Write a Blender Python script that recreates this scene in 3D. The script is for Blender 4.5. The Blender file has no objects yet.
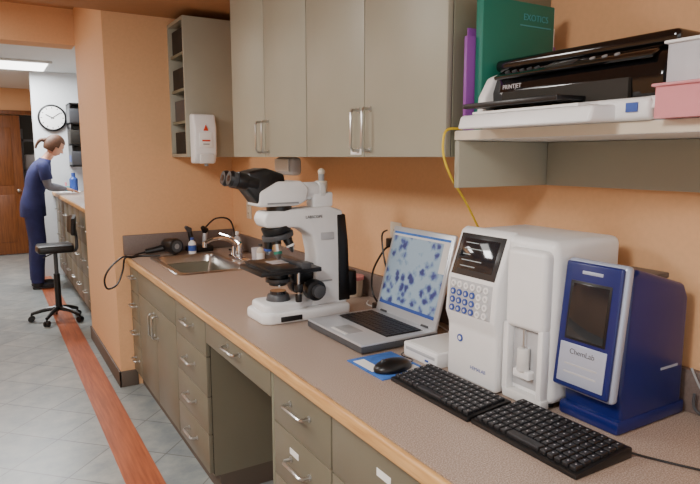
import bpy, bmesh, math, random
from mathutils import Vector, Matrix, Quaternion
random.seed(4)
S=bpy.context.scene
COL=S.collection

def lin(c):
    r=[]
    for v in c:
        v/=255.0
        r.append(v/12.92 if v<=0.04045 else ((v+0.055)/1.055)**2.4)
    return (r[0],r[1],r[2],1.0)

def mat(name,c,rough=0.5,metal=0.0,noise=0.0,scale=20.0,emit=0.0,alpha=1.0,bump=0.0,coat=0.0,trans=0.0):
    m=bpy.data.materials.new(name); m.use_nodes=True
    nt=m.node_tree; b=nt.nodes['Principled BSDF']
    col=lin(c)
    b.inputs['Base Color'].default_value=col
    b.inputs['Roughness'].default_value=rough
    b.inputs['Metallic'].default_value=metal
    b.inputs['Coat Weight'].default_value=coat
    if trans: b.inputs['Transmission Weight'].default_value=trans
    if alpha<1: b.inputs['Alpha'].default_value=alpha
    if emit>0:
        b.inputs['Emission Color'].default_value=col
        b.inputs['Emission Strength'].default_value=emit
    tc=nt.nodes.new('ShaderNodeTexCoord')
    n=nt.nodes.new('ShaderNodeTexNoise'); n.inputs['Scale'].default_value=scale; n.inputs['Detail'].default_value=5
    nt.links.new(tc.outputs['Object'],n.inputs['Vector'])
    r=nt.nodes.new('ShaderNodeValToRGB')
    k=max(noise,0.015)
    r.color_ramp.elements[0].position=0.3; r.color_ramp.elements[1].position=0.7
    r.color_ramp.elements[0].color=(col[0]*(1-k),col[1]*(1-k),col[2]*(1-k),1)
    r.color_ramp.elements[1].color=(min(1,col[0]*(1+k)),min(1,col[1]*(1+k)),min(1,col[2]*(1+k)),1)
    nt.links.new(n.outputs['Fac'],r.inputs['Fac'])
    nt.links.new(r.outputs['Color'],b.inputs['Base Color'])
    if bump>0:
        bp=nt.nodes.new('ShaderNodeBump'); bp.inputs['Strength'].default_value=bump; bp.inputs['Distance'].default_value=0.002
        nt.links.new(n.outputs['Fac'],bp.inputs['Height']); nt.links.new(bp.outputs['Normal'],b.inputs['Normal'])
    return m

def wood(name,c1,c2,axis='Y',sc=6,rough=0.4):
    m=bpy.data.materials.new(name); m.use_nodes=True
    nt=m.node_tree; b=nt.nodes['Principled BSDF']; b.inputs['Roughness'].default_value=rough
    tc=nt.nodes.new('ShaderNodeTexCoord'); mp=nt.nodes.new('ShaderNodeMapping')
    s=[14.0,14.0,14.0]; s['XYZ'.index(axis)]=0.8
    mp.inputs['Scale'].default_value=s
    n=nt.nodes.new('ShaderNodeTexNoise'); n.inputs['Scale'].default_value=sc; n.inputs['Detail'].default_value=6
    r=nt.nodes.new('ShaderNodeValToRGB')
    r.color_ramp.elements[0].position=0.32; r.color_ramp.elements[1].position=0.68
    r.color_ramp.elements[0].color=lin(c1); r.color_ramp.elements[1].color=lin(c2)
    nt.links.new(tc.outputs['Object'],mp.inputs['Vector']); nt.links.new(mp.outputs['Vector'],n.inputs['Vector'])
    nt.links.new(n.outputs['Fac'],r.inputs['Fac']); nt.links.new(r.outputs['Color'],b.inputs['Base Color'])
    return m

def laminate():
    m=bpy.data.materials.new('laminate_speckle'); m.use_nodes=True
    nt=m.node_tree; b=nt.nodes['Principled BSDF']; b.inputs['Roughness'].default_value=0.38
    tc=nt.nodes.new('ShaderNodeTexCoord')
    n=nt.nodes.new('ShaderNodeTexNoise'); n.inputs['Scale'].default_value=330; n.inputs['Detail'].default_value=2
    r=nt.nodes.new('ShaderNodeValToRGB')
    e=r.color_ramp.elements; e[0].position=0.32; e[0].color=lin((130,110,98)); e[1].position=0.68; e[1].color=lin((200,182,168))
    x=e.new(0.5); x.color=lin((168,148,134))
    nt.links.new(tc.outputs['Object'],n.inputs['Vector'])
    nt.links.new(n.outputs['Fac'],r.inputs['Fac'])
    nt.links.new(r.outputs['Color'],b.inputs['Base Color'])
    return m

def tiles():
    m=bpy.data.materials.new('floor_tiles'); m.use_nodes=True
    nt=m.node_tree; b=nt.nodes['Principled BSDF']; b.inputs['Roughness'].default_value=0.3
    tc=nt.nodes.new('ShaderNodeTexCoord'); mp=nt.nodes.new('ShaderNodeMapping')
    mp.inputs['Rotation'].default_value=(0,0,math.radians(45))
    br=nt.nodes.new('ShaderNodeTexBrick'); br.offset=0.0; br.squash=1.0
    br.inputs['Scale'].default_value=1.0; br.inputs['Brick Width'].default_value=0.33; br.inputs['Row Height'].default_value=0.33
    br.inputs['Mortar Size'].default_value=0.004; br.inputs['Mortar Smooth'].default_value=0.2
    br.inputs['Color1'].default_value=lin((174,178,176)); br.inputs['Color2'].default_value=lin((156,163,164)); br.inputs['Mortar'].default_value=lin((126,128,126))
    n=nt.nodes.new('ShaderNodeTexNoise'); n.inputs['Scale'].default_value=7; n.inputs['Detail'].default_value=8; n.inputs['Roughness'].default_value=0.65
    r=nt.nodes.new('ShaderNodeValToRGB'); r.color_ramp.elements[0].position=0.3; r.color_ramp.elements[1].position=0.7
    r.color_ramp.elements[0].color=lin((186,196,204)); r.color_ramp.elements[1].color=lin((255,252,246))
    mx=nt.nodes.new('ShaderNodeMix'); mx.data_type='RGBA'; mx.blend_type='MULTIPLY'; mx.inputs['Factor'].default_value=0.9
    L=nt.links.new
    L(tc.outputs['Object'],mp.inputs['Vector']); L(mp.outputs['Vector'],br.inputs['Vector']); L(tc.outputs['Object'],n.inputs['Vector'])
    L(n.outputs['Fac'],r.inputs['Fac']); L(br.outputs['Color'],mx.inputs['A']); L(r.outputs['Color'],mx.inputs['B']); L(mx.outputs['Result'],b.inputs['Base Color'])
    return m

def micrograph():
    m=bpy.data.materials.new('screen_image'); m.use_nodes=True
    nt=m.node_tree; b=nt.nodes['Principled BSDF']; b.inputs['Roughness'].default_value=0.3
    tc=nt.nodes.new('ShaderNodeTexCoord')
    v=nt.nodes.new('ShaderNodeTexVoronoi'); v.inputs['Scale'].default_value=24
    n=nt.nodes.new('ShaderNodeTexNoise'); n.inputs['Scale'].default_value=45; n.inputs['Detail'].default_value=4
    ad=nt.nodes.new('ShaderNodeMath'); ad.operation='MULTIPLY_ADD'; ad.inputs[1].default_value=0.9
    r=nt.nodes.new('ShaderNodeValToRGB'); e=r.color_ramp.elements
    e[0].position=0.62; e[0].color=lin((58,62,112)); e[1].position=1.0; e[1].color=lin((142,162,178))
    x=e.new(0.74); x.color=lin((84,96,146))
    y=e.new(0.83); y.color=lin((116,140,166))
    L=nt.links.new
    L(tc.outputs['Object'],v.inputs['Vector']); L(tc.outputs['Object'],n.inputs['Vector'])
    L(n.outputs['Fac'],ad.inputs[0]); L(v.outputs['Distance'],ad.inputs[2])
    L(ad.outputs[0],r.inputs['Fac']); L(r.outputs['Color'],b.inputs['Base Color']); L(r.outputs['Color'],b.inputs['Emission Color'])
    b.inputs['Emission Strength'].default_value=0.3
    return m

M=dict(
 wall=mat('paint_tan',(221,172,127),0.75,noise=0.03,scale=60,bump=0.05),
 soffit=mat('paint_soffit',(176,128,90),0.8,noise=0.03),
 wallgrey=mat('paint_pale_grey',(214,218,220),0.8),
 ceil=mat('ceiling_tile',(215,217,216),0.9,noise=0.06,scale=80),
 cab=mat('cabinet_laminate',(157,154,138),0.42,noise=0.03,scale=5),
 cablow=mat('cabinet_laminate_base',(115,109,92),0.42,noise=0.04,scale=5),  # darker copy of the upper laminate; weaker light low down is in the colour
 cabside=mat('cabinet_side',(120,120,102),0.5,noise=0.03,scale=5),
 gap=mat('dark_gap',(38,34,28),0.8),  # near-black stands in for shade in gaps, recesses and doorway; also dark boxes
 lam=laminate(), floor=tiles(), screen=micrograph(),
 splash=mat('splash_laminate',(112,98,92),0.5,noise=0.12,scale=150),
 oak=wood('oak_edge',(184,134,80),(220,174,114),'Y'),
 strip=wood('floor_wood',(148,74,44),(184,102,62),'Y',5,0.3),
 door=wood('door_wood',(104,60,28),(134,80,40),'Z',5),
 base=mat('rubber_baseboard',(92,80,70),0.6),
 steel=mat('brushed_steel',(200,199,196),0.28,1.0,noise=0.05),
 chrome=mat('chrome',(228,228,232),0.12,1.0),
 white=mat('white_plastic',(236,237,238),0.35),
 white2=mat('cream_plastic',(218,218,216),0.4),
 grey=mat('grey_plastic',(150,152,154),0.4),
 lgrey=mat('light_grey_plastic',(184,186,190),0.4),
 dgrey=mat('dark_grey_plastic',(70,72,76),0.4),
 silver=mat('silver_plastic',(190,193,198),0.32,0.3),
 black=mat('black_plastic',(18,18,20),0.35),
 gloss=mat('gloss_black',(10,10,12),0.12,coat=0.5),
 key=mat('key_black',(26,26,30),0.45),
 keyp=mat('key_print',(190,190,195),0.5),
 blue=mat('blue_plastic',(20,32,100),0.3),
 bluel=mat('blue_button',(52,82,160),0.4),
 bluepad=mat('mousepad_blue',(60,110,190),0.7,noise=0.25,scale=30),
 silverb=mat('silver_blue_panel',(176,186,208),0.3,0.25),
 purple=mat('purple_plastic',(138,70,160),0.45),
 green=mat('green_cover',(18,112,94),0.5),
 red=mat('red_print',(205,60,30),0.5),
 pink=mat('pink_plastic',(240,160,168),0.25,alpha=0.7),
 clear=mat('clear_plastic',(225,225,232),0.15,alpha=0.55),
 yellow=mat('yellow_cable',(222,190,40),0.5),
 cream=mat('beige_plastic',(214,202,182),0.5),
 paper=mat('paper',(240,240,238),0.8),
 glass=mat('dark_glass',(30,34,40),0.08,coat=0.5),
 lcd=mat('lcd_dark',(50,52,54),0.2,coat=0.3),
 lcdt=mat('lcd_text',(150,160,160),0.4),
 navy=mat('scrubs_navy',(40,44,92),0.85,noise=0.15,scale=12,bump=0.3),
 sleeve=mat('undershirt_grey',(118,120,130),0.9),
 skin=mat('skin',(214,160,132),0.55),
 hair=mat('hair_brown',(92,60,40),0.6,noise=0.25,scale=60),
 lip=mat('lip',(184,110,100),0.5),
 shoe=mat('shoe',(40,40,46),0.6),
 light=mat('light_panel',(255,253,248),0.5,emit=6.0),
 tealp=mat('teal_plastic',(60,150,160),0.5),
)

def frame(o,x,y):
    x=Vector(x).normalized(); y=Vector(y).normalized(); z=x.cross(y)
    m=Matrix.Identity(4)
    for i in range(3):
        m[i][0]=x[i]; m[i][1]=y[i]; m[i][2]=z[i]; m[i][3]=o[i]
    return m

def smooth(pts,n=6):
    P=[Vector(p) for p in pts]
    if len(P)<3: return P
    out=[]
    for i in range(len(P)-1):
        p0=P[max(i-1,0)];p1=P[i];p2=P[i+1];p3=P[min(i+2,len(P)-1)]
        for k in range(n):
            t=k/n
            out.append(0.5*((2*p1)+(-p0+p2)*t+(2*p0-5*p1+4*p2-p3)*t*t+(-p0+3*p1-3*p2+p3)*t**3))
    out.append(P[-1]); return out

class B:
    def __init__(s,name): s.name=name; s.bm=bmesh.new(); s.mats=[]
    def mi(s,m):
        m=M[m] if isinstance(m,str) else m
        if m not in s.mats: s.mats.append(m)
        return s.mats.index(m)
    def merge(s,t,m,T=None):
        if T is not None: bmesh.ops.transform(t,matrix=T,verts=t.verts)
        i=s.mi(m)
        for f in t.faces: f.material_index=i
        me=bpy.data.meshes.new('t'); t.to_mesh(me); t.free(); s.bm.from_mesh(me); bpy.data.meshes.remove(me)
    def box(s,x0,x1,y0,y1,z0,z1,m,bev=0.0,seg=2,T=None):
        t=bmesh.new(); bmesh.ops.create_cube(t,size=1)
        for v in t.verts:
            v.co=Vector((x0+(v.co.x+.5)*(x1-x0),y0+(v.co.y+.5)*(y1-y0),z0+(v.co.z+.5)*(z1-z0)))
        if bev>0:
            bev=min(bev,0.49*min(abs(x1-x0),abs(y1-y0),abs(z1-z0)))
            bmesh.ops.bevel(t,geom=t.edges[:],offset=bev,segments=seg,profile=.5,affect='EDGES',clamp_overlap=True)
        s.merge(t,m,T)
    def cyl(s,p0,p1,r0,m,r1=None,seg=24,T=None,bev=0.0):
        p0=Vector(p0);p1=Vector(p1); r1=r0 if r1 is None else r1
        d=p1-p0; t=bmesh.new()
        bmesh.ops.create_cone(t,cap_ends=True,segments=seg,radius1=r0,radius2=r1,depth=d.length)
        if bev>0:
            ed=[e for e in t.edges if abs(e.verts[0].co.z-e.verts[1].co.z)<1e-6]
            bmesh.ops.bevel(t,geom=ed,offset=bev,segments=2,profile=.5,affect='EDGES',clamp_overlap=True)
        q=Vector((0,0,1)).rotation_difference(d.normalized())
        bmesh.ops.transform(t,matrix=Matrix.Translation((p0+p1)/2)@q.to_matrix().to_4x4(),verts=t.verts)
        s.merge(t,m,T)
    def prism(s,pts,ax,a0,a1,m,bev=0.0,seg=2,T=None):
        def P(p,a): return {'Y':(p[0],a,p[1]),'X':(a,p[0],p[1]),'Z':(p[0],p[1],a)}[ax]
        t=bmesh.new(); A=[t.verts.new(P(p,a0)) for p in pts]; C=[t.verts.new(P(p,a1)) for p in pts]
        n=len(pts); t.faces.new(A); t.faces.new(list(reversed(C)))
        for i in range(n): t.faces.new((A[i],C[i],C[(i+1)%n],A[(i+1)%n]))
        bmesh.ops.recalc_face_normals(t,faces=t.faces)
        if bev>0: bmesh.ops.bevel(t,geom=t.edges[:],offset=bev,segments=seg,profile=.5,affect='EDGES',clamp_overlap=True)
        s.merge(t,m,T)
    def sph(s,c,r,m,T=None,seg=20):
        t=bmesh.new(); bmesh.ops.create_uvsphere(t,u_segments=seg,v_segments=seg//2+2,radius=1)
        if not hasattr(r,'__len__'): r=(r,r,r)
        for v in t.verts: v.co=Vector((c[0]+v.co.x*r[0],c[1]+v.co.y*r[1],c[2]+v.co.z*r[2]))
        s.merge(t,m,T)
    def tube(s,pts,r,m,seg=8,n=6,sm=True,T=None):
        P=smooth(pts,n) if sm else [Vector(p) for p in pts]
        t=bmesh.new(); rings=[]; nrm=None
        for i,p in enumerate(P):
            d=(P[min(i+1,len(P)-1)]-P[max(i-1,0)]).normalized()
            if nrm is None:
                nrm=d.orthogonal().normalized()
            else:
                nrm=(nrm-d*nrm.dot(d)); nrm=nrm.normalized() if nrm.length>1e-6 else d.orthogonal().normalized()
            b=d.cross(nrm); rr=r[0]+(r[1]-r[0])*i/(len(P)-1) if hasattr(r,'__len__') else r
            rings.append([t.verts.new(p+(nrm*math.cos(2*math.pi*k/seg)+b*math.sin(2*math.pi*k/seg))*rr) for k in range(seg)])
        for i in range(len(rings)-1):
            for k in range(seg): t.faces.new((rings[i][k],rings[i][(k+1)%seg],rings[i+1][(k+1)%seg],rings[i+1][k]))
        t.faces.new(list(reversed(rings[0]))); t.faces.new(rings[-1])
        bmesh.ops.recalc_face_normals(t,faces=t.faces)
        s.merge(t,m,T)
    def lathe(s,prof,c,m,seg=28,T=None):
        t=bmesh.new(); rings=[]
        for r,z in prof:
            rings.append([t.verts.new((c[0]+r*math.cos(2*math.pi*k/seg),c[1]+r*math.sin(2*math.pi*k/seg),c[2]+z)) for k in range(seg)])
        for i in range(len(rings)-1):
            for k in range(seg): t.faces.new((rings[i][k],rings[i][(k+1)%seg],rings[i+1][(k+1)%seg],rings[i+1][k]))
        t.faces.new(list(reversed(rings[0]))); t.faces.new(rings[-1])
        bmesh.ops.recalc_face_normals(t,faces=t.faces)
        s.merge(t,m,T)
    def text(s,txt,size,T,m,align='CENTER'):
        cu=bpy.data.curves.new('t','FONT'); cu.body=txt; cu.size=size; cu.align_x=align; cu.align_y='CENTER'; cu.extrude=0.0003
        ob=bpy.data.objects.new('t',cu); COL.objects.link(ob)
        dg=bpy.context.evaluated_depsgraph_get(); dg.update()
        me=bpy.data.meshes.new_from_object(ob.evaluated_get(dg))
        t=bmesh.new(); t.from_mesh(me); bpy.data.objects.remove(ob); bpy.data.meshes.remove(me)
        s.merge(t,m,T)
    def pull(s,c,axis,L,m='steel',out=(-1,0,0),r=0.0045,depth=0.032):
        c=Vector(c); a=Vector(axis)*(L/2); o=Vector(out)*depth
        s.tube([c-a,c-a+o*0.75,c-a*0.85+o,c+a*0.85+o,c+a+o*0.75,c+a],r,m,seg=8,sm=False)
        s.cyl(c-a,c-a+o*0.1,r*1.8,m,seg=10); s.cyl(c+a,c+a+o*0.1,r*1.8,m,seg=10)
    def done(s,parent=None,angle=35):
        me=bpy.data.meshes.new(s.name); s.bm.to_mesh(me); s.bm.free()
        for m in s.mats: me.materials.append(m)
        for p in me.polygons: p.use_smooth=True
        me.set_sharp_from_angle(angle=math.radians(angle))
        ob=bpy.data.objects.new(s.name,me); COL.objects.link(ob)
        if parent: ob.parent=parent
        return ob

def simple(name,x0,x1,y0,y1,z0,z1,m,bev=0):
    b=B(name); b.box(x0,x1,y0,y1,z0,z1,m,bev); return b.done()

# ================= ROOM =================
W=1.50; YE=4.12; CH=0.90
simple('floor',-2.3,1.7,-1.6,13.0,-0.06,0.0,'floor')
simple('trim_floor_strip',0.46,0.625,-1.6,8.9,0.0005,0.004,'strip')
simple('wall_right',W,W+0.12,-1.6,YE,0,2.75,'wall')
simple('wall_end',0.68,1.62,YE,5.40,0,2.75,'wall')
simple('wall_left',-2.3,-2.2,-1.6,13.0,0,2.75,'wall')
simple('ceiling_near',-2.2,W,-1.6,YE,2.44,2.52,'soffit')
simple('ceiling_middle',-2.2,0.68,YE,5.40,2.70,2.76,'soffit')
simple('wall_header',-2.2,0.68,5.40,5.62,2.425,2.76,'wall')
simple('ceiling_far',-2.2,1.7,5.62,13.0,2.60,2.68,'ceil')
simple('wall_far_right',1.50,1.62,5.40,8.60,0,2.6,'wallgrey')
simple('wall_clock',0.545,1.62,8.60,8.72,0,2.6,'wallgrey')
b=B('wall_back'); b.box(-2.2,-0.42,10.9,11.0,0,2.6,'wall'); b.box(0.72,1.62,10.9,11.0,0,2.6,'wall'); b.box(-0.42,0.72,10.9,11.0,2.2,2.6,'wall'); b.done()
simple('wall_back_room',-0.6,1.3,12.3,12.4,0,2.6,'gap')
simple('wall_side_far',1.5,1.62,8.72,10.9,0,2.6,'wall')
b=B('baseboard_end'); b.box(0.668,0.682,4.108,5.42,0,0.11,'base',0.003); b.box(0.668,0.79,4.108,4.1205,0,0.11,'base',0.003); b.done()
b=B('door_1')
b.box(-0.40,0.50,10.84,10.885,0.01,2.18,'door',0.004)
for z0,z1 in((0.2,0.95),(1.1,2.0)):
    b.box(-0.27,0.37,10.832,10.845,z0,z1,'door',0.006)
b.cyl((0.42,10.84,1.02),(0.42,10.78,1.02),0.012,'steel'); b.sph((0.42,10.77,1.02),0.03,'steel'); b.done()
b=B('trim_door_frame'); b.box(-0.47,-0.41,10.86,10.9,0,2.26,'door',0.004); b.box(0.70,0.76,10.86,10.9,0,2.26,'door',0.004); b.box(-0.47,0.76,10.86,10.9,2.2,2.26,'door',0.004); b.done()
b=B('storage_shelf')
for x in (0.53,1.15):
    for y in (11.4,11.8): b.box(x,x+0.03,y,y+0.03,0,2.0,'dgrey')
for z in (0.3,0.8,1.3,1.8): b.box(0.53,1.18,11.4,11.83,z,z+0.03,'dgrey')
for i,z in enumerate((0.33,0.83,1.33)):
    b.box(0.58,0.85,11.45,11.75,z,z+0.25,('cream','base','grey')[i],0.01)
b.done()

# ================= UPPER CABINETS =================
def upper(y0,y1):
    b=B('upper_cabinet')
    b.box(1.121,W-0.002,y0,y1,1.54,2.437,'cabside',0.002)
    mid=(y0+y1)/2
    b.box(1.1195,1.1225,y0+.003,y1-.003,1.543,2.43,'gap')
    for a,c in((y0+.002,mid-.002),(mid+.002,y1-.002)):
        b.box(1.10,1.1195,a,c,1.54,2.43,'cab',0.0025)
    b.pull((1.10,mid-0.035,1.63),(0,0,1),0.135,r=.0055)
    b.pull((1.10,mid+0.035,1.63),(0,0,1),0.135,r=.0055)
    return b
b=upper(1.31,2.159); b.box(1.0985,1.1,1.75,1.82,1.548,1.568,'paper'); b.done()
b=upper(2.161,2.99); b.done()
b=B('undercabinet_towel_dispenser')  # plain grey box for a paper towel dispenser; no lamp here
b.box(1.27,1.33,2.66,2.86,1.45,1.5395,'lgrey',0.02,3); b.box(1.262,1.268,2.68,2.84,1.47,1.53,'white2',.002); b.done()

b=B('open_wall_cabinet')
x0,x1,y0,y1,z0,z1=1.08,W-.002,3.76,YE-.002,1.54,2.39
b.box(x0,x1,y0,y0+.02,z0,z1,'cab',0.002); b.box(x0,x1,y1-.02,y1,z0,z1,'cab',0.002)
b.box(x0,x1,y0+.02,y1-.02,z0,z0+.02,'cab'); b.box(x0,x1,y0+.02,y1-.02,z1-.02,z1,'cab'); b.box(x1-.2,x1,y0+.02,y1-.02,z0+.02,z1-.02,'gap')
for z in (1.75,1.95,2.17): b.box(x0+.01,x1-.2,y0+.02,y1-.02,z,z+.018,'cabside')
b.done()
b=B('specimen_box_pile')
b.box(1.10,1.27,3.785,4.09,1.969,2.10,'gap',0.004); b.box(1.10,1.27,3.785,4.07,1.769,1.90,'dgrey',0.004); b.box(1.10,1.27,3.785,4.08,2.189,2.34,'gap',0.004); b.box(1.10,1.27,3.785,4.08,1.561,1.70,'gap',0.004)
b.done()
b=B('soap_dispenser')
b.prism([(3.7595,1.50),(3.7595,1.805),(3.68,1.80),(3.655,1.72),(3.66,1.56),(3.69,1.50)],'X',1.10,1.24,'white',0.012,3)
b.box(1.125,1.215,3.635,3.66,1.50,1.56,'white2',0.008)
b.box(1.13,1.21,3.652,3.665,1.60,1.69,'paper',0.002)
b.prism([(1.155,1.70),(1.185,1.70),(1.17,1.735)],'Y',3.650,3.662,'red')
b.box(1.145,1.195,3.650,3.655,1.635,1.645,'red'); b.box(1.15,1.19,3.650,3.655,1.615,1.622,'grey')
b.cyl((1.17,3.665,1.515),(1.17,3.665,1.485),0.012,'grey')
b.done()

# ================= SHELF =================
Z=1.612
b=B('wall_shelf')
b.box(1.12,W-.002,-0.3,1.296,1.585,Z,'white2',0.003)
b.box(1.119,1.121,-0.3,1.296,1.587,Z-.002,'cream')
b.box(1.12,W-.002,1.276,1.296,1.455,1.584,'cab',0.002)
b.box(W-.03,W-.002,-0.3,1.275,1.455,1.584,'cab',0.002)
b.done()

# ================= COUNTER =================
SX0,SX1,SY0,SY1=0.87,1.27,3.24,3.90
b=B('countertop')
y0=-0.6; y1=YE-.002; zt=CH; zb=CH-.04
b.box(0.752,SX0,y0,y1,zb,zt,'lam'); b.box(SX1,W-.002,y0,y1,zb,zt,'lam'); b.box(SX0,SX1,y0,SY0,zb,zt,'lam'); b.box(SX0,SX1,SY1,y1,zb,zt,'lam')
b.box(0.732,0.7525,y0,y1,zb-.002,zt-.0005,'oak',0.009,3)
b.done()
b=B('trim_backsplash_right'); b.box(W-.022,W-.002,-.6,y1-.021,zt+.0005,zt+.11,'splash',0.003); b.done()
b=B('trim_backsplash_end'); b.box(0.735,W-.002,y1-.02,y1,zt+.0005,zt+.13,'splash',0.003); b.done()

b=B('sink')
def ring(t,x0,x1,y0,y1,z,r,n=5):
    out=[]
    for cx,cy,a0 in((x1-r,y1-r,0),(x0+r,y1-r,90),(x0+r,y0+r,180),(x1-r,y0+r,270)):
        for k in range(n+1):
            a=math.radians(a0+90*k/n); out.append(t.verts.new((cx+r*math.cos(a),cy+r*math.sin(a),z)))
    return out
t=bmesh.new()
R=[ring(t,SX0-.02,SX1+.02,SY0-.02,SY1+.02,CH+.0015,.05),ring(t,SX0-.015,SX1+.015,SY0-.015,SY1+.015,CH+.006,.05),
   ring(t,SX0+.015,SX1-.015,SY0+.015,SY1-.015,CH+.005,.06),ring(t,SX0+.025,SX1-.025,SY0+.025,SY1-.025,CH-.01,.06),ring(t,SX0+.035,SX1-.035,SY0+.035,SY1-.035,CH-.15,.07),ring(t,SX0+.07,SX1-.07,SY0+.07,SY1-.07,CH-.17,.06)]
for i in range(len(R)-1):
    n=len(R[i])
    for k in range(n): t.faces.new((R[i][k],R[i][(k+1)%n],R[i+1][(k+1)%n],R[i+1][k]))
t.faces.new(R[-1]); bmesh.ops.recalc_face_normals(t,faces=t.faces)
b.merge(t,'steel')
b.cyl((1.07,3.57,CH-.1695),(1.07,3.57,CH-.166),0.035,'chrome')
b.done()
b=B('faucet')
b.box(1.305,1.36,3.44,3.70,CH+.001,CH+.016,'chrome',0.007)
b.cyl((1.332,3.57,CH+.01),(1.332,3.57,CH+.10),0.024,'chrome',0.02,bev=.003)
b.tube([(1.332,3.57,CH+.07),(1.26,3.56,CH+.13),(1.17,3.54,CH+.145),(1.10,3.53,CH+.125)],0.012,'chrome',10)
b.cyl((1.10,3.53,CH+.13),(1.10,3.53,CH+.10),0.014,'chrome')
b.tube([(1.332,3.57,CH+.10),(1.30,3.60,CH+.135),(1.24,3.66,CH+.16)],0.008,'chrome',8)
b.cyl((1.332,3.67,CH+.01),(1.332,3.67,CH+.07),0.015,'chrome',0.01)
b.done()

# ================= BASE CABINETS =================
XF=0.77
def base_unit(y0,y1,kind,labels=()):
    b=B('base_cabinet')
    if kind=='sink':
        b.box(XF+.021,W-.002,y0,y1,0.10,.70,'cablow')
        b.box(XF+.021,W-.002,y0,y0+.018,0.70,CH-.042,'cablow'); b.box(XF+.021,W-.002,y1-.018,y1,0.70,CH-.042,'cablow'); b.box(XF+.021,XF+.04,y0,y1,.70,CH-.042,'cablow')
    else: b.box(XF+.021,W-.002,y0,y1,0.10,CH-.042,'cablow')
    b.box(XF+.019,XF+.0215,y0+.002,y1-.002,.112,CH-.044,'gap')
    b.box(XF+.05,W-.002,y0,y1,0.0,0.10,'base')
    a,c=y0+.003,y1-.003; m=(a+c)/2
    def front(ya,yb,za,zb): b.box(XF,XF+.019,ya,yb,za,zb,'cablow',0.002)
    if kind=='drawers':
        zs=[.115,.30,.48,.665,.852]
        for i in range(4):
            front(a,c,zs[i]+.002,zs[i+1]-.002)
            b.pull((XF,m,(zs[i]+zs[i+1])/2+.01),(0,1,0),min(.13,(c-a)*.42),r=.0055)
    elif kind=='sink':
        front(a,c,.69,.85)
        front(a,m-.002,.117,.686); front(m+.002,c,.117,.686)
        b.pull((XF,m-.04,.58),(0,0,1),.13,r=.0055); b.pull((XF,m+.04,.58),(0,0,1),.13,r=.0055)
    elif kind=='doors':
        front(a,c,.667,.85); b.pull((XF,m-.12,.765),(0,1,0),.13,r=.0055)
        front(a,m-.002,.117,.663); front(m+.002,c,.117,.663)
        b.pull((XF,m-.04,.56),(0,0,1),.12); b.pull((XF,m+.04,.56),(0,0,1),.12)
    for (ly,lz) in labels: b.box(XF-.0012,XF,ly-.03,ly+.03,lz-.01,lz+.01,'paper')
    return b.done()
base_unit(3.871,YE-.002,'drawers')
base_unit(2.997,3.869,'sink')
base_unit(2.505,2.995,'drawers')
base_unit(1.38,1.775,'drawers',labels=[(1.62,.61)])
base_unit(.62,1.378,'doors',labels=[(1.12,.775)])
base_unit(-.6,.618,'doors')
b=B('desk_drawer')
b.box(XF,XF+.019,1.80,2.502,.735,.852,'cablow',.002); b.box(XF+.02,1.25,1.81,2.495,.75,.857,'gap')
b.pull((XF,2.15,.80),(0,1,0),.13,r=.0055); b.done()
b=B('desk_side_panel'); b.box(XF+.002,W-.002,1.777,1.797,0,.857,'cabside',.002); b.done()

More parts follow.
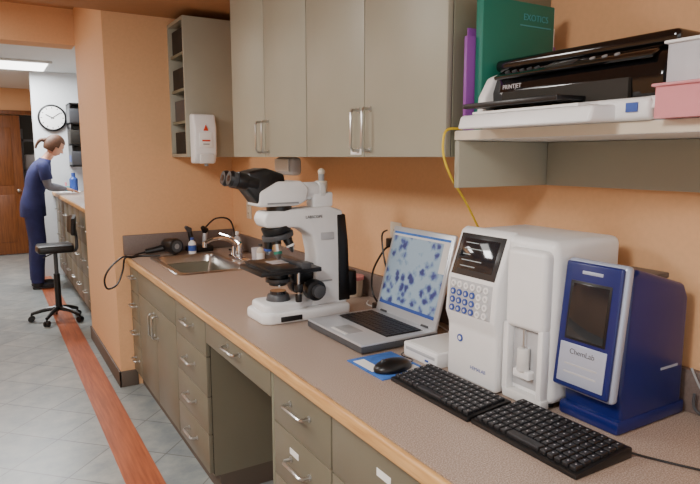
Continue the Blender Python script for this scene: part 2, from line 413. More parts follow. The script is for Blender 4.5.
# ================= MICROSCOPE =================
def microscope():
    b=B('microscope'); Y=2.16; z=CH
    b.prism([(.86,Y-.075),(.89,Y-.10),(1.10,Y-.105),(1.25,Y-.09),(1.26,Y+.09),(1.10,Y+.105),(.89,Y+.10),(.86,Y+.075)],'Z',z,z+.045,'white',.012,3)
    b.prism([(.875,Y-.06),(.90,Y-.08),(1.02,Y-.08),(1.10,Y-.05),(1.10,Y+.05),(1.02,Y+.08),(.90,Y+.08),(.875,Y+.06)],'Z',z+.04,z+.075,'white',.012,3)
    b.cyl((.965,Y,z+.07),(.965,Y,z+.10),.05,'dgrey',.042,bev=.004); b.cyl((.965,Y,z+.10),(.965,Y,z+.112),.033,'glass')
    b.box(.93,1.02,Y-.107,Y-.10,z+.01,z+.03,'black',.002)
    prof=[(1.085,z+.04),(1.26,z+.04),(1.25,z+.30),(1.235,z+.425),(1.17,z+.445),(1.07,z+.44),(.90,z+.432),(.885,z+.40),(.90,z+.37),(1.04,z+.365),(1.095,z+.33),(1.11,z+.25),(1.105,z+.12)]
    b.prism(prof,'Y',Y-.055,Y+.055,'white',.012,3)
    b.prism([(1.212,z+.05),(1.268,z+.05),(1.258,z+.30),(1.245,z+.41),(1.205,z+.41),(1.21,z+.25)],'Y',Y-.058,Y+.058,'black',.006)
    b.box(1.12,1.18,Y-.060,Y-.054,z+.14,z+.145,'grey'); b.box(1.13,1.19,Y-.060,Y-.054,z+.31,z+.34,'lgrey',.002)
    for sgn in(-1,1):
        b.cyl((1.09,Y+sgn*.05,z+.115),(1.09,Y+sgn*.098,z+.115),.042,'black',bev=.005,seg=30)
        b.cyl((1.09,Y+sgn*.098,z+.115),(1.09,Y+sgn*.125,z+.115),.026,'dgrey',bev=.004)
    b.box(1.265,1.31,Y-.045,Y+.045,z+.06,z+.17,'black',.01)
    b.box(1.02,1.12,Y-.035,Y+.035,z+.14,z+.215,'black',.006)
    b.cyl((.965,Y,z+.135),(.965,Y,z+.195),.036,'black',.045,bev=.003); b.cyl((.965,Y,z+.150),(.965,Y,z+.163),.05,'dgrey')
    b.tube([(.965,Y-.03,z+.155),(.93,Y-.09,z+.15)],.004,'chrome',sm=False)
    b.box(.845,1.10,Y-.12,Y+.10,z+.196,z+.214,'black',.003)
    b.box(.87,1.00,Y-.145,Y+.11,z+.214,z+.225,'black',.002)
    b.box(.93,1.0,Y-.03,Y+.045,z+.2255,z+.2265,'clear')
    b.box(1.01,1.05,Y-.13,Y+.10,z+.214,z+.236,'dgrey',.003)
    b.cyl((1.0,Y-.115,z+.20),(1.0,Y-.115,z+.09),.006,'steel'); b.cyl((1.0,Y-.115,z+.155),(1.0,Y-.115,z+.125),.017,'black',bev=.002); b.cyl((1.0,Y-.115,z+.115),(1.0,Y-.115,z+.085),.013,'black',bev=.002)
    tl=Matrix.Translation((.965,Y,z+.345))@Matrix.Rotation(math.radians(-12),4,'Y')
    b.cyl((0,0,-.002),(0,0,.028),.055,'black',.06,T=tl,bev=.003); b.cyl((0,0,-.022),(0,0,-.002),.063,'dgrey',T=tl,bev=.003,seg=36)
    for k in range(5):
        a=2*math.pi*k/5+.3; c,s_=math.cos(a),math.sin(a)
        p0=Vector((c*.038,s_*.038,-.02)); dr=Vector((c*.28,s_*.28,-1)).normalized(); L=(.08,.07,.06,.075,.055)[k]
        b.cyl(p0,p0+dr*L*.6,.0165,'steel' if k%2 else 'black',T=tl); b.cyl(p0+dr*L*.6,p0+dr*L*.75,.0166,('red','yellow','bluel','green','paper')[k],T=tl); b.cyl(p0+dr*L*.75,p0+dr*L,.015,'steel',.006,T=tl)
        b.cyl(p0+dr*.003,p0+dr*.018,.0185,'black',T=tl)
    b.cyl((.975,Y,z+.425),(.975,Y,z+.455),.05,'black',bev=.003)
    b.prism([(.865,z+.452),(1.03,z+.452),(1.07,z+.47),(1.08,z+.52),(1.05,z+.548),(.945,z+.55),(.87,z+.51)],'Y',Y-.062,Y+.062,'white',.012,3)
    b.box(.90,1.03,Y-.0655,Y-.060,z+.462,z+.468,'grey')
    b.prism([(.82,z+.525),(.87,z+.46),(.94,z+.465),(.985,z+.515),(.975,z+.575),(.90,z+.60),(.83,z+.585)],'Y',Y-.056,Y+.056,'black',.01,3)
    for sgn in(-1,1):
        o=Vector((.87,Y+sgn*.033,z+.54)); d=Vector((-.95,0,.20)).normalized()
        b.cyl(o,o+d*.06,.030,'black',bev=.002); b.cyl(o+d*.04,o+d*.08,.032,'black',bev=.003); b.cyl(o+d*.08,o+d*.10,.027,'dgrey',.031); b.cyl(o+d*.10,o+d*.112,.031,'black',.026); b.cyl(o+d*.1122,o+d*.113,.012,'glass')
    b.cyl((1.04,Y,z+.505),(1.14,Y,z+.505),.036,'white',bev=.004); b.cyl((1.14,Y,z+.505),(1.165,Y,z+.505),.040,'white2',bev=.004)
    b.box(1.11,1.20,Y-.035,Y+.035,z+.44,z+.50,'white',.008)
    b.cyl((1.165,Y,z+.49),(1.165,Y,z+.545),.024,'cream',bev=.003); b.cyl((1.165,Y,z+.545),(1.165,Y,z+.575),.012,'grey'); b.sph((1.165,Y,z+.58),.015,'cream')
    b.text('LABSCOPE',.016,frame((1.10,Y-.0585,z+.405),(1,0,0),(0,0,1)),'dgrey')
    return b.done()
microscope()

# ================= LAPTOP =================
b=B('laptop'); x0,x1,y0,y1=1.0,1.32,1.59,1.975; z=CH
b.box(x0,x1,y0,y1,z+.004,z+.030,'dgrey',.006); b.box(x0+.001,x1-.001,y0+.001,y1-.001,z+.024,z+.036,'silver',.005)
for fx in (x0+.03,x1-.03):
    for fy in (y0+.03,y1-.03): b.cyl((fx,fy,z),(fx,fy,z+.006),.01,'black')
kx0,kx1,ky0,ky1=1.12,1.275,y0+.03,y1-.03
b.box(kx0,kx1,ky0,ky1,z+.0355,z+.037,'black',.0005)
for r in range(6):
    n=15
    for k in range(n):
        w=(ky1-ky0-.006)/n; dx=(kx1-kx0-.006)/6
        ya=ky0+.003+k*w; xa=kx0+.003+r*dx
        if r==0 and 4<=k<=8:
            if k==4: b.box(xa,xa+dx-.003,ya,ya+5*w-.002,z+.036,z+.0405,'key',.0008,1)
            continue
        b.box(xa,xa+dx-.003,ya,ya+w-.002,z+.036,z+.0405,'key',.0008,1)
b.box(1.03,1.09,1.72,1.82,z+.0355,z+.0368,'grey',.0005); b.box(1.016,1.027,1.72,1.82,z+.0355,z+.038,'white2',.001)
lid=frame((1.307,(y0+y1)/2,z+.034),(0,-1,0),(math.sin(math.radians(15)),0,math.cos(math.radians(15))))
hw=(y1-y0)/2-.004
b.box(-hw,hw,0,.345,-.014,0,'silver',.006,T=lid)
b.box(-hw+.010,hw-.010,.02,.335,-.001,.0012,'silver',.001,T=lid)
b.box(-hw+.018,hw-.018,.034,.325,.0011,.0018,'screen',T=lid)
b.box(-hw+.018,hw-.018,.034,.046,.0018,.0022,'bluel',T=lid)
b.box(-hw+.018,hw-.018,.316,.325,.0018,.0022,'bluepad',T=lid)
b.box(-hw+.018,hw-.018,.308,.316,.0018,.0022,'white2',T=lid)
b.box(hw-.05,hw-.018,.20,.308,.0018,.0022,'white2',T=lid)
for sy in(-.13,.13): b.cyl((sy-.02,.002,-.004),(sy+.02,.002,-.004),.008,'dgrey',T=lid)
b.done()

b=B('mouse_pad'); b.box(.935,1.105,1.372,1.572,CH,CH+.004,'bluepad',.0015); b.box(.945,.985,1.44,1.55,CH+.004,CH+.0044,'paper'); b.box(1.04,1.09,1.39,1.43,CH+.004,CH+.0044,'paper'); b.done()
b=B('computer_mouse')
t=bmesh.new(); bmesh.ops.create_uvsphere(t,u_segments=28,v_segments=16,radius=1)
for v in t.verts:
    zz=v.co.z; v.co.z= max(zz,-.25)+.25
    v.co=Vector((1.01+v.co.x*.066,1.425+v.co.y*.038*(1-.12*v.co.x),CH+.0045+v.co.z*.028))
b.merge(t,'black'); b.cyl((.975,1.421,CH+.034),(.975,1.429,CH+.034),.008,'dgrey')
b.tube([(1.07,1.43,CH+.012),(1.11,1.46,CH+.007),(1.11,1.52,CH+.007),(1.2,1.555,CH+.004),(1.34,1.57,CH+.004)],.0022,'black')
b.done()
b=B('optical_drive'); b.box(1.125,1.335,1.36,1.53,CH,CH+.048,'white',.006,3); b.box(1.123,1.127,1.37,1.515,CH+.026,CH+.036,'lgrey',.001); b.box(1.1225,1.126,1.40,1.415,CH+.012,CH+.018,'bluel'); b.box(1.14,1.32,1.37,1.515,CH+.0478,CH+.0492,'white2',.0005); b.done()

# ================= ANALYZER =================
b=B('blood_analyzer'); z=CH
b.box(1.175,1.43,.975,1.315,z+.012,z+.435,'white',.022,4)
for fx in(1.21,1.40):
    for fy in(1.01,1.28): b.cyl((fx,fy,z),(fx,fy,z+.02),.015,'black')
b.prism([(1.136,z+.004),(1.21,z+.004),(1.21,z+.438),(1.195,z+.442),(1.178,z+.432),(1.130,z+.30),(1.122,z+.20),(1.136,z+.16)],'Y',1.125,1.325,'white',.009,3)
d=Vector((1.178-1.130,0,.132)).normalized()
dp=frame((1.1535,1.225,z+.368),(0,-1,0),d)
b.box(-.086,.086,-.062,.060,-.004,.0022,'lcd',.002,T=dp)
b.box(-.070,.070,-.044,.046,.0018,.0030,'glass',.001,T=dp)
for i in range(5): b.box(-.058,-.058+(.05,.07,.03,.08,.06)[i],.032-i*.017,.0345-i*.017,.0029,.0033,'lcdt',T=dp)
kp=frame((1.1255,1.225,z+.248),(0,-1,0),(.008,0,.10))
b.box(-.084,.084,-.046,.050,-.006,.0016,'lgrey',.002,T=kp)
for r in range(4):
    for k in range(6):
        b.cyl((-.066+k*.026,.036-r*.0235,.001),(-.066+k*.026,.036-r*.0235,.005),.0095,'bluel' if (k<4 and r>0) else 'white',seg=14,T=kp)
        b.cyl((-.066+k*.026,.036-r*.0235,.0048),(-.066+k*.026,.036-r*.0235,.0055),.0045,'keyp',seg=10,T=kp)
mk=frame((1.1355,1.27,z+.125),(0,-1,0),(0,0,1))
b.cyl((0,0,-.003),(0,0,.002),.011,'bluel',T=mk,seg=20); b.cyl((0,0,.002),(0,0,.0026),.006,'white',T=mk,seg=16)
b.cyl((-.02,.055,-.008),(-.02,.055,.004),.006,'bluel',T=mk,seg=16)
b.text('HEMALAB',.014,frame((1.1355,1.195,z+.05),(0,-1,0),(0,0,1)),'bluel')
b.box(1.148,1.19,.985,1.115,z+.20,z+.41,'white',.016,4)
b.box(1.148,1.18,.98,1.115,z+.004,z+.03,'white2',.006)
b.box(1.172,1.18,1.00,1.10,z+.04,z+.195,'lgrey',.002)  # grey plate puts the inner shade of the recess into the colour
b.box(1.150,1.18,.985,1.003,z+.02,z+.21,'white',.006); b.box(1.150,1.18,1.10,1.12,z+.02,z+.21,'white',.006)
b.cyl((1.158,1.052,z+.09),(1.158,1.052,z+.15),.016,'white2',bev=.003); b.cyl((1.158,1.052,z+.15),(1.158,1.052,z+.20),.003,'steel')
b.box(1.15,1.18,1.025,1.08,z+.07,z+.092,'white',.004)
b.done()

# ================= BLUE DEVICE =================
b=B('chemistry_analyzer'); y0,y1=.805,.965
b.prism([(1.215,z),(1.46,z),(1.46,z+.30),(1.44,z+.335),(1.25,z+.388),(1.225,z+.375),(1.208,z+.10)],'Y',y0,y1,'blue',.012,3)
b.box(1.20,1.47,y0-.004,y1+.004,z,z+.035,'blue',.008)
pf=frame((1.186,(y0+y1)/2,z+.24),(0,-1,0),(.11,0,1))
b.box(-.083,.083,-.16,.16,-.030,-.004,'silverb',.010,3,T=pf)
b.box(-.077,.077,-.153,.153,-.005,.006,'blue',.008,3,T=pf)
b.box(-.056,.056,-.035,.108,.005,.0078,'black',.003,T=pf)
b.box(-.050,.050,-.029,.102,.0075,.0086,'glass',.001,T=pf)
b.box(-.064,.064,-.140,-.043,.005,.009,'silverb',.005,T=pf)
b.text('ChemLab',.018,frame(pf@Vector((0,-.062,.0092)),(0,-1,0),(.11,0,1)),'dgrey')
b.box(-.045,.045,-.095,-.091,.0085,.0096,'lgrey',T=pf); b.box(-.045,.045,-.115,-.111,.0085,.0096,'lgrey',T=pf)
b.box(-.028,.028,.126,.134,.005,.0072,'silverb',.002,T=pf)
b.box(1.36,1.43,y0-.0012,y0+.002,z+.13,z+.136,'silverb')
b.box(1.30,1.42,y0+.03,y1-.03,z+.345,z+.36,'dgrey',.004)
b.done()

# ================= KEYBOARDS =================
def keyboard(x0,x1,y0,y1,rows=6,cols=15,rot=0):
    b=B('computer_keyboard'); z=CH; L=y1-y0; D=x1-x0
    T=Matrix.Translation(((x0+x1)/2,(y0+y1)/2,0))@Matrix.Rotation(math.radians(rot),4,'Z')
    b.prism([(-D/2,z),(D/2,z),(D/2,z+.024),(D/2-.02,z+.025),(-D/2,z+.012)],'Y',-L/2,L/2,'black',.004,2,T=T)
    sl=(.012)/(D-.02)
    for r in range(rows):
        dx=(D-.022)/rows; xa=-D/2+.009+r*dx
        w=(L-.018)/cols
        for k in range(cols):
            ya=-L/2+.009+k*w; zz=z+.0115+sl*(xa+D/2)
            wid=w-.003
            if r==0 and 5<=k<=9:
                if k!=5: continue
                wid=5*w-.003
            b.box(xa,xa+dx-.003,ya,ya+wid,zz,zz+.010,'key',.0018,1,T=T)
            if not(r==0 and k==5): b.box(xa+dx*.38,xa+dx*.52,ya+w*.38,ya+w*.52,zz+.0098,zz+.0103,'keyp',T=T)
    return b
keyboard(.956,1.108,1.037,1.362,rot=0).done()
b=keyboard(.962,1.145,.725,1.032,rot=0); b.tube([(1.14,.74,CH+.01),(1.17,.70,CH+.004),(1.22,.60,CH+.004),(1.30,.45,CH+.004)],.0025,'black'); b.done()
b=B('power_cable')
b.tube([(1.462,.775,CH+.06),(1.462,.77,CH+.02),(1.465,.72,CH+.006),(1.42,.66,CH+.004),(1.43,.58,CH+.004),(1.36,.5,CH+.004)],.0035,'dgrey')
b.tube([(1.468,.79,CH+.12),(1.468,.76,CH+.07),(1.466,.70,CH+.012),(1.45,.62,CH+.004)],.003,'grey')
b.done()

# ================= SHELF ITEMS =================
b=B('inkjet_printer'); y0,y1=.705,1.195
b.box(1.10,1.45,y0+.005,y1-.005,Z,Z+.045,'white',.012,3)
b.prism([(1.135,Z+.04),(1.45,Z+.04),(1.45,Z+.155),(1.19,Z+.155),(1.145,Z+.13),(1.13,Z+.09)],'Y',y0+.002,y1-.025,'gloss',.008)
b.prism([(1.10,Z+.02),(1.45,Z+.02),(1.45,Z+.150),(1.19,Z+.150),(1.135,Z+.130),(1.105,Z+.08)],'Y',y1-.03,y1,'white',.008,3)
b.prism([(1.105,Z+.02),(1.45,Z+.02),(1.45,Z+.07),(1.20,Z+.06),(1.15,Z+.05),(1.11,Z+.045)],'Y',y0-.002,y0+.03,'white',.006,3)
b.box(1.165,1.455,y0-.003,y1+.003,Z+.148,Z+.178,'gloss',.012,4)
fa=frame((1.146,(y0+y1)/2,Z+.136),(0,-1,0),(.045,0,.024))
b.box(-.21,.22,-.022,.022,-.006,.004,'gloss',.003,T=fa)
b.box(-.05,.03,-.015,.015,.0035,.006,'lcd',.002,T=fa)
for k in range(5): b.cyl((-.18+k*.024,0,.003),(-.18+k*.024,0,.0065),.006,'dgrey',seg=14,T=fa)
for k in range(3): b.cyl((.07+k*.03,0,.003),(.07+k*.03,0,.0065),.006,'grey',seg=14,T=fa)
b.box(1.122,1.14,y0+.07,y1-.07,Z+.045,Z+.088,'gap',.002)
b.prism([(1.03,Z+.046),(1.20,Z+.053),(1.20,Z+.060),(1.03,Z+.058)],'Y',y0+.17,y1-.03,'black',.002)
b.prism([(1.02,Z-.004),(1.118,Z+.001),(1.12,Z+.035),(1.03,Z+.030)],'Y',y0+.08,y1-.02,'white',.008,3)
b.box(1.035,1.11,y0+.12,y1-.06,Z+.031,Z+.037,'paper',.001)
b.box(1.096,1.101,y0+.03,y0+.055,Z+.016,Z+.034,'bluel')
b.text('PRINTJET',.015,frame((1.125,y1-.10,Z+.100),(0,-1,0),(0,0,1)),'keyp')
b.done()
b=B('green_binder'); b.box(1.135,1.405,1.213,1.241,Z,Z+.345,'green',.004); b.box(1.14,1.408,1.217,1.237,Z+.004,Z+.341,'paper')
b.text('EXOTICS',.024,frame((1.33,1.2125,Z+.305),(1,0,0),(0,0,1)),'tealp'); b.box(1.27,1.39,1.2122,1.2132,Z+.282,Z+.285,'tealp'); b.done()
b=B('purple_folder'); b.box(1.11,1.45,1.244,1.256,Z,Z+.245,'purple',.002); b.done()
b=B('white_folder'); b.box(1.17,1.46,1.259,1.264,Z,Z+.30,'paper',.001); b.box(1.13,1.40,1.2645,1.268,Z,Z+.27,'purple',.001); b.done()
def tray(name,x0,x1,y0,y1,z0,h,m,lid=None):
    b=B(name); w=.003
    b.box(x0,x1,y0,y1,z0,z0+w,m); b.box(x0,x0+w,y0,y1,z0+w,z0+h,m); b.box(x1-w,x1,y0,y1,z0+w,z0+h,m)
    b.box(x0+w,x1-w,y0,y0+w,z0+w,z0+h,m); b.box(x0+w,x1-w,y1-w,y1,z0+w,z0+h,m)
    b.box(x0-.006,x1+.006,y0-.006,y1+.006,z0+h,z0+h+.006,lid or m,.002)
    b.box(x0+.02,x1-.02,y0+.02,y1-.02,z0+w,z0+h*.6,'paper',.004)
    return b.done()
tray('pink_storage_box',1.085,1.40,.40,.692,Z,.058,'pink')
tray('clear_storage_box',1.105,1.38,.41,.685,Z+.0645,.072,'clear','white')
b=B('network_cable')
b.tube([(1.17,1.274,Z+.004),(1.14,1.295,Z+.006),(1.10,1.303,1.615),(1.085,1.303,1.59),(1.088,1.303,1.54),(1.12,1.305,1.48),(1.22,1.35,1.40),(1.34,1.40,1.28),(1.44,1.42,1.15),(1.46,1.42,.96),(1.44,1.45,.906),(1.38,1.46,.905)],.0035,'yellow',n=8)
b.done()

# ================= SMALL ITEMS =================
def outlet(y,z):
    b=B('power_outlet')
    b.box(W-.007,W-.0005,y-.04,y+.04,z-.062,z+.062,'cream',.003)
    for dz in(-.025,.025):
        b.cyl((W-.010,y,z+dz),(W-.006,y,z+dz),.017,'cream'); b.box(W-.0106,W-.0095,y-.008,y-.005,z+dz-.005,z+dz+.006,'gap'); b.box(W-.0106,W-.0095,y+.005,y+.008,z+dz-.005,z+dz+.006,'gap')
    return b.done()
outlet(2.10,1.20); outlet(3.80,1.19)
b=B('power_adapter')
b.box(1.455,W-.0108,2.08,2.12,1.155,1.195,'black',.006); b.tube([(1.46,2.10,1.16),(1.43,2.10,1.14),(1.42,2.16,1.05),(1.42,2.17,.96),(1.42,2.12,.91),(1.40,2.05,.906)],.0045,'black')
b.box(1.36,1.41,1.99,2.08,CH,CH+.03,'black',.005)
b.tube([(1.45,2.10,1.23),(1.41,2.08,1.21),(1.40,2.04,1.10),(1.42,2.0,.97),(1.39,2.0,.93)],.004,'black')
b.done()
b=B('white_cable'); b.tube([(1.42,2.20,CH+.005),(1.38,2.13,CH+.004),(1.43,1.98,CH+.004),(1.43,1.9,CH+.004),(1.44,1.75,CH+.004),(1.40,1.6,CH+.004)],.003,'white'); b.done()
b=B('specimen_cup'); b.lathe([(.030,0),(.034,.002),(.038,.075),(.040,.077),(.040,.09),(.036,.092)],(1.43,2.33,CH),'cream'); b.lathe([(.041,.078),(.043,.08),(.043,.094),(.04,.097)],(1.43,2.33,CH),'pink'); b.done()
b=B('hair_dryer')
hz=CH+.058
b.cyl((1.0,4.05,hz),(1.03,3.955,hz),.044,'black',.052,bev=.008); b.cyl((1.03,3.955,hz),(1.038,3.93,hz),.055,'black',.050,bev=.003); b.cyl((1.038,3.93,hz),(1.0385,3.9285,hz),.038,'dgrey'); b.cyl((1.0384,3.929,hz),(1.039,3.9275,hz),.018,'grey')
b.tube([(1.0,4.02,hz-.01),(.94,4.03,.935),(.86,4.04,.922)],(.026,.016),'black',10)
b.tube([(.86,4.04,.92),(.80,4.03,.909),(.765,3.98,.9065),(.74,3.98,.907),(.715,3.98,.893),(.70,3.975,.82),(.66,3.96,.74),(.60,3.95,.72),(.585,3.95,.78),(.62,3.95,.85),(.70,3.955,.912),(.75,3.95,.907),(.80,3.98,.907),(.86,3.96,.907),(.93,3.93,.907)],.006,'black')
b.done()
b=B('instrument_charger')
b.box(1.13,1.30,3.97,4.07,CH,CH+.04,'black',.008); b.cyl((1.17,4.02,CH+.035),(1.15,4.02,CH+.15),.016,'black',bev=.003); b.cyl((1.15,4.02,CH+.15),(1.12,4.0,CH+.175),.020,'dgrey',.01)
b.cyl((1.25,4.02,CH+.035),(1.26,4.02,CH+.14),.016,'silver',bev=.003); b.cyl((1.26,4.02,CH+.14),(1.235,4.0,CH+.165),.024,'black',.014)
b.tube([(1.26,4.02,CH+.16),(1.34,4.02,CH+.22),(1.42,3.95,CH+.20),(1.44,3.92,CH+.02),(1.40,3.95,CH+.006)],.006,'black')
b.done()
def bottle(name,x,y,r,h,m,cap,lab):
    b=B(name); b.lathe([(r*.9,0),(r,.004),(r,h*.65),(r*.8,h*.75),(r*.4,h*.8),(r*.4,h*.86)],(x,y,CH),m)
    b.lathe([(r*.5,h*.86),(r*.5,h),(r*.4,h*1.01)],(x,y,CH),cap); b.lathe([(r+.0006,h*.2),(r+.0006,h*.55)],(x,y,CH),lab); return b.done()
bottle('spray_bottle',1.14,3.93,.026,.11,'white','bluel','bluel')
bottle('dish_soap_bottle',1.40,3.78,.026,.15,'clear','white','tealp')
bottle('lotion_bottle',1.39,3.36,.024,.12,'cream','dgrey','paper')
b=B('clear_tumbler'); b.lathe([(.022,0),(.026,.002),(.031,.08),(.029,.08),(.024,.006)],(1.41,3.48,CH),'clear'); b.done()

# ================= FAR ROOM =================
TH=1.10
b=B('tall_counter')
b.box(.72,1.498,5.405,8.595,TH-.04,TH,'lam',.003); b.box(.705,.7205,5.405,8.595,TH-.042,TH-.001,'oak',.005)
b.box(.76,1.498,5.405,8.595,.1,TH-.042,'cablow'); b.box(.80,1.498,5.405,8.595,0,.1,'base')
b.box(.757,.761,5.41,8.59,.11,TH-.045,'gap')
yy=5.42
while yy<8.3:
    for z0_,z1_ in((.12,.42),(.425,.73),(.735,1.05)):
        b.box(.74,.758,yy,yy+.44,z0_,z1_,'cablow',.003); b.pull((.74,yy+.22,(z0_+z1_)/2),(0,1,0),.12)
    yy+=.45
b.done()
b=B('wall_clock'); cx,cz=.765,2.03
b.cyl((cx,8.599,cz),(cx,8.565,cz),.168,'black',seg=48,bev=.006); b.cyl((cx,8.566,cz),(cx,8.562,cz),.142,'paper',seg=48)
for k in range(12):
    a=math.radians(30*k); b.box(-.004,.004,.115,.135,0,.001,'black',T=frame((cx,8.5615,cz),(math.cos(a),0,-math.sin(a)),(math.sin(a),0,math.cos(a))))
for ang,L,w in((-62,.085,.006),(55,.115,.004)):
    a=math.radians(ang); b.box(-w,w,-.02,L,0,.002,'black',T=frame((cx,8.561,cz),(math.cos(a),0,-math.sin(a)),(math.sin(a),0,math.cos(a))))
b.done()
b=B('wall_rack')
for z_ in(1.42,1.68,1.94,2.18): b.box(.93,1.2,8.2,8.595,z_,z_+.02,'black',.002)
b.box(.93,.95,8.2,8.595,1.42,2.2,'black'); b.box(1.18,1.2,8.2,8.595,1.42,2.2,'black')
for i,z_ in enumerate((1.44,1.70,1.96)): b.box(.92,1.12,8.19,8.5,z_,z_+.17,('dgrey','gap','dgrey')[i],.005)
b.box(.915,.921,8.25,8.40,1.48,1.56,'bluel')
b.done()
b=B('paper_stack'); b.box(.76,.98,8.18,8.36,TH,TH+.006,'paper'); b.box(.78,1.0,8.19,8.35,TH+.006,TH+.012,'paper'); b.done()
b=B('reagent_bottle'); b.lathe([(.045,0),(.05,.005),(.05,.16),(.025,.19),(.025,.24)],(.95,8.45,TH),'bluel'); b.done()
b=B('supply_box'); b.box(1.0,1.25,7.3,7.6,TH,TH+.14,'white2',.006); b.box(.999,1.001,7.34,7.56,TH+.04,TH+.10,'tealp'); b.done()
b=B('test_tube_rack'); b.box(.82,.90,8.4,8.53,TH,TH+.07,'tealp',.004)
for k in range(4): b.cyl((.86,8.415+k*.033,TH+.02),(.86,8.415+k*.033,TH+.12),.008,'pink',seg=10)
b.done()
b=B('ceiling_light'); b.box(-.4,.72,7.65,8.40,2.575,2.5995,'white2',.004); b.box(-.36,.68,7.69,8.36,2.570,2.577,'light'); b.done()
for (x,y) in((-.55,.6),(-.55,2.7)):
    b=B('ceiling_light'); b.box(x-.6,x+.6,y-.3,y+.3,2.415,2.4395,'white2',.004); b.box(x-.56,x+.56,y-.26,y+.26,2.410,2.417,'light'); b.done()
# office task chair with small backrest and castors
b=B('office_chair'); sx,sy=.50,6.2
b.prism([(sx-.15,sy-.15),(sx+.15,sy-.15),(sx+.165,sy),(sx+.15,sy+.15),(sx-.15,sy+.15),(sx-.165,sy)],'Z',.66,.73,'black',.022,3)
t=bmesh.new(); rr=[]
for i in range(9):
    a=(i-4)/4; yy_=sy+a*.15; xo=.155+.03*(1-a*a)
    hh=.10*(1-.25*a*a)
    rr.append([t.verts.new((sx+xo-.03,yy_,.90-hh)),t.verts.new((sx+xo-.02,yy_,.90+hh)),t.verts.new((sx+xo+.012,yy_,.90+hh)),t.verts.new((sx+xo+.002,yy_,.90-hh))])
for i in range(8):
    for k in range(4): t.faces.new((rr[i][k],rr[i][(k+1)%4],rr[i+1][(k+1)%4],rr[i+1][k]))
t.faces.new(rr[0]); t.faces.new(list(reversed(rr[-1]))); bmesh.ops.recalc_face_normals(t,faces=t.faces)
bmesh.ops.bevel(t,geom=[e for e in t.edges if len(e.link_faces)==2],offset=.004,segments=1,affect='EDGES')
b.merge(t,'black')
b.tube([(sx+.05,sy,.66),(sx+.17,sy,.66),(sx+.19,sy,.74),(sx+.178,sy,.88)],.014,'dgrey',10)
b.cyl((sx,sy,.40),(sx,sy,.665),.018,'dgrey'); b.cyl((sx,sy,.10),(sx,sy,.45),.028,'black')
b.tube([(sx-.02,sy,.645),(sx-.10,sy-.13,.635),(sx-.11,sy-.18,.64)],.006,'black')
for k in range(5):
    a=2*math.pi*k/5+.4; ex,ey=sx+.24*math.cos(a),sy+.24*math.sin(a)
    if ex>sx+.17: ex=sx+.17
    b.tube([(sx,sy,.12),((sx+ex)/2,(sy+ey)/2,.108),(ex,ey,.075)],(.026,.015),'black')
    b.cyl((ex,ey,.075),(ex,ey,.04),.008,'black')
    for o in(-.022,.006): b.cyl((ex-math.sin(a)*o,ey+math.cos(a)*o,.0285),(ex-math.sin(a)*(o+.016),ey+math.cos(a)*(o+.016),.0285),.028,'black',seg=16)
b.done()

# ================= PERSON =================
def skin(name,V,E,R,root,sub,matf,parent,T):
    me=bpy.data.meshes.new(name); me.from_pydata([Vector(v) for v in V],E,[]); 
    ob=bpy.data.objects.new(name,me); COL.objects.link(ob)
    mo=ob.modifiers.new('s','SKIN'); mo.use_smooth_shade=True; mo.branch_smoothing=.6
    sv=me.skin_vertices[0].data
    for i,r in enumerate(R):
        sv[i].radius=r if hasattr(r,'__len__') else (r,r)
        sv[i].use_root=(i==root)
    mo2=ob.modifiers.new('d','SUBSURF'); mo2.levels=sub; mo2.render_levels=sub
    dg=bpy.context.evaluated_depsgraph_get(); dg.update()
    nm=bpy.data.meshes.new_from_object(ob.evaluated_get(dg))
    bpy.data.objects.remove(ob)
    mats=[]
    for p in nm.polygons:
        p.use_smooth=True
        m=matf(p.center)
        if m not in mats: mats.append(m)
    nm.materials.clear()
    for m in mats: nm.materials.append(M[m])
    for p in nm.polygons: p.material_index=mats.index(matf(p.center))
    nm.transform(T)
    o=bpy.data.objects.new(name,nm); COL.objects.link(o); o.parent=parent
    return o
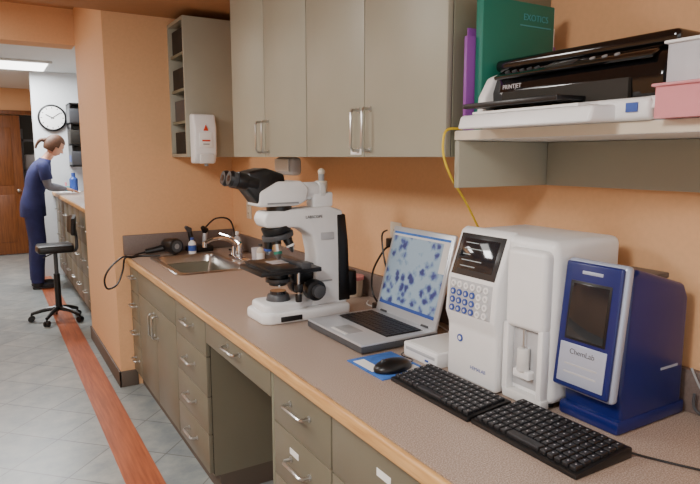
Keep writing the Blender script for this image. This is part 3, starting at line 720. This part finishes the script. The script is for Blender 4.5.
def person():
    root=bpy.data.objects.new('woman_in_scrubs',None); COL.objects.link(root)
    PT=Matrix.Translation((.485,7.95,0))@Matrix.Scale(1.06,4)
    V=[];E=[];R=[]
    def v(p,r,par=None):
        V.append(p);R.append(r)
        if par is not None: E.append((par,len(V)-1))
        return len(V)-1
    pel=v((-.04,0,.94),(.13,.11)); wa=v((-.03,0,1.06),(.12,.10),pel); ch=v((.01,0,1.20),(.135,.11),wa); uc=v((.06,0,1.33),(.125,.10),ch)
    nb=v((.11,0,1.42),(.060,.060),uc); nk=v((.15,0,1.465),(.052,.052),nb); nt=v((.18,0,1.51),(.05,.05),nk)
    for s in(-1,1):
        sh=v((.075,s*.155,1.355),(.065,.065),uc); ua=v((.09,s*.185,1.27),(.058,.058),sh); ma=v((.10,s*.19,1.20),(.052,.052),ua); el=v((.11,s*.185,1.125),(.047,.047),ma)
        fm=v((.20,s*.155,1.118),(.042,.042),el); wr=v((.30,s*.11,1.095),(.028,.028),fm)
        hp=v((-.04,s*.08,.87),(.095,.095),pel); th=v((-.03,s*.09,.70),(.085,.085),hp); kn=v((-.02,s*.095,.50),(.065,.065),th); ca=v((-.04,s*.095,.36),(.062,.062),kn); an=v((-.05,s*.095,.10),(.05,.05),ca)
    def seg_d(c,a,b):
        a=Vector(a);b=Vector(b); t=max(0,min(1,(c-a).dot(b-a)/(b-a).length_squared)); return (c-(a+(b-a)*t)).length
    def mf(c):
        c=Vector(c)
        for s in(-1,1):
            if seg_d(c,(.11,s*.185,1.125),(.31,s*.11,1.09))<.058: return 'sleeve'
            if seg_d(c,(.10,s*.19,1.20),(.11,s*.185,1.12))<.06 and abs(c.y)>.135: return 'sleeve'
        if c.z>1.42: return 'skin'
        return 'navy'
    skin('body',V,E,R,0,2,mf,root,PT)
    b=B('clothing')
    # tunic: one lofted garment from neckline to hem
    t=bmesh.new(); rings=[]; N=32
    for (z_,rx,ry,cx) in((.80,.118,.155,-.045),(.805,.130,.170,-.045),(.88,.130,.170,-.045),(.97,.122,.158,-.040),(1.06,.108,.142,-.025),(1.14,.110,.145,.0),(1.21,.122,.152,.022),(1.28,.120,.158,.045),(1.335,.102,.165,.065),(1.375,.085,.150,.082),(1.405,.068,.105,.098),(1.43,.058,.072,.112),(1.432,.050,.062,.115)):
        rings.append([t.verts.new((cx+rx*math.cos(2*math.pi*k/N)*(1+.015*math.sin(5*k+z_*9)),ry*math.sin(2*math.pi*k/N),z_+.30*(rx*math.cos(2*math.pi*k/N)*-1 if z_>1.2 else 0)*min(1,(z_-1.2)/.15))) for k in range(N)])
    for i in range(len(rings)-1):
        for k in range(N): t.faces.new((rings[i][k],rings[i][(k+1)%N],rings[i+1][(k+1)%N],rings[i+1][k]))
    bmesh.ops.recalc_face_normals(t,faces=t.faces); b.merge(t,'navy',PT)
    for s in(-1,1):
        b.tube([(.07,s*.13,1.365),(.078,s*.165,1.34),(.09,s*.187,1.27),(.10,s*.19,1.21)],(.060,.062),'navy',16,T=PT)
        b.tube([(-.04,s*.08,.90),(-.035,s*.088,.72),(-.022,s*.094,.50),(-.042,s*.096,.30),(-.052,s*.097,.07)],(.100,.066),'navy',20,T=PT)
        b.box(-.11,.155,s*.1-.042,s*.1+.042,0,.025,'shoe',.011,3,T=PT)
        b.sph((.06,s*.1,.032),(.09,.041,.032),'shoe',T=PT); b.sph((-.05,s*.1,.048),(.058,.041,.048),'shoe',T=PT)
    b.done(root,angle=60)
    HT=PT@Matrix.Translation((.215,0,1.575))@Matrix.Rotation(math.radians(30),4,'Y')
    b=B('head')
    t=bmesh.new(); bmesh.ops.create_uvsphere(t,u_segments=32,v_segments=22,radius=1)
    for q in t.verts:
        x,y,z_=q.co
        k=1-.32*max(0,-z_)**1.3
        fx=x*(1.0-(.10*max(0,-z_) if x<0 else 0))
        q.co=Vector((fx*.094*(1-.10*max(0,-z_))+(.012*max(0,-z_) if x>0 else .02*max(0,-z_)),y*.075*k,z_*.115))
    b.merge(t,'skin',HT)
    b.prism([(.088,.022),(.092,.0),(.114,-.030),(.106,-.038),(.085,-.038)],'Y',-.012,.012,'skin',.006,2,T=HT)
    for s in(-1,1):
        b.sph((.077,s*.030,.004),(.011,.014,.008),'paper',T=HT,seg=12); b.sph((.0855,s*.030,.003),(.004,.006,.006),'hair',T=HT,seg=10)
        b.sph((.077,s*.030,.009),(.0125,.0155,.007),'skin',T=HT,seg=12)
        b.box(.080,.089,s*.030-.016,s*.030+.016,.024,.028,'hair',.0015,T=HT)
        b.sph((-.002,s*.074,-.005),(.018,.009,.030),'skin',T=HT,seg=12)
    b.sph((.084,0,-.062),(.009,.020,.006),'lip',T=HT,seg=12)
    t=bmesh.new(); bmesh.ops.create_uvsphere(t,u_segments=40,v_segments=28,radius=1)
    dele=[f for f in t.faces if (f.calc_center_median().x>.42 and f.calc_center_median().z<.46) or (f.calc_center_median().x>.12 and f.calc_center_median().z<-.12) or f.calc_center_median().z<-.62]
    bmesh.ops.delete(t,geom=dele,context='FACES')
    for q in t.verts: q.co=Vector((q.co.x*.107-.006,q.co.y*.086,q.co.z*.125+.006))
    b.merge(t,'hair',HT)
    b.sph((-.108,0,.01),(.030,.030,.030),'hair',T=HT)
    b.tube([(-.11,0,.01),(-.150,0,-.015),(-.160,0,-.07),(-.15,0,-.12)],(.026,.009),'hair',10,T=HT)
    b.done(root,angle=60)
    for s in(-1,1):
        def mfs(c): return 'skin'
        w=Vector((.30,s*.11,1.095)); d=Vector((.96,-s*.2,-.18)).normalized(); sd=Vector((s*.2,.98*1,0)).normalized()
        skin('palm_'+('r' if s<0 else 'l'),[w,w+d*.03,w+d*.075],[(0,1),(1,2)],[(.026,.022),(.036,.018),(.040,.016)],0,2,mfs,root,PT)
        for i,(o,L) in enumerate(((-.027,.062),(-.009,.074),(.009,.070),(.027,.055))):
            p0=w+d*.062+sd*o; p1=p0+d*L*.45+Vector((0,0,-.004)); p2=p1+d*L*.3-Vector((0,0,L*.1)); p3=p2+d*L*.18-Vector((0,0,L*.14))
            skin('finger_%s%d'%('r' if s<0 else 'l',i+1),[p0,p1,p2,p3],[(0,1),(1,2),(2,3)],[.0095,.009,.008,.0065],0,1,mfs,root,PT)
        side=-s
        p0=w+d*.02+Vector((0,side*.02,-.003)); p1=p0+d*.028+Vector((0,side*.024,-.006)); p2=p1+d*.03+Vector((0,side*.006,-.008))
        skin('thumb_'+('r' if s<0 else 'l'),[p0,p1,p2],[(0,1),(1,2)],[.012,.0105,.008],0,1,mfs,root,PT)
person()

# ================= LIGHTS =================
def area(name,loc,rot,sx,sy,e,c=(1,.97,.925)):
    l=bpy.data.lights.new(name,'AREA'); l.shape='RECTANGLE'; l.size=sx; l.size_y=sy; l.energy=e; l.color=c
    o=bpy.data.objects.new(name,l); o.location=loc; o.rotation_euler=rot; COL.objects.link(o); return o
area('lamp_near',(-.55,.6,2.40),(0,math.radians(-10),0),1.1,.5,76)
area('lamp_mid',(-.55,2.7,2.40),(0,math.radians(-10),0),1.1,.5,60)
area('lamp_far',(.16,8.0,2.56),(0,0,0),1.0,.65,75,(.96,.98,1))
area('lamp_passage',(-.8,5.0,2.66),(0,0,0),.8,.5,26)
area('lamp_far_hall',(-1.0,9.8,2.58),(0,0,0),.8,.8,35)
w=bpy.data.worlds.new('World'); S.world=w; w.use_nodes=True
w.node_tree.nodes['Background'].inputs['Color'].default_value=(1,.98,.96,1); w.node_tree.nodes['Background'].inputs['Strength'].default_value=1.6

cam=bpy.data.cameras.new('camera'); cam.lens=36*600/700; cam.sensor_width=36; cam.clip_start=.02
co=bpy.data.objects.new('camera',cam); co.location=(0,0,1.54); co.rotation_euler=(math.radians(90-8.06),0,-math.radians(31.06)); COL.objects.link(co); S.camera=co
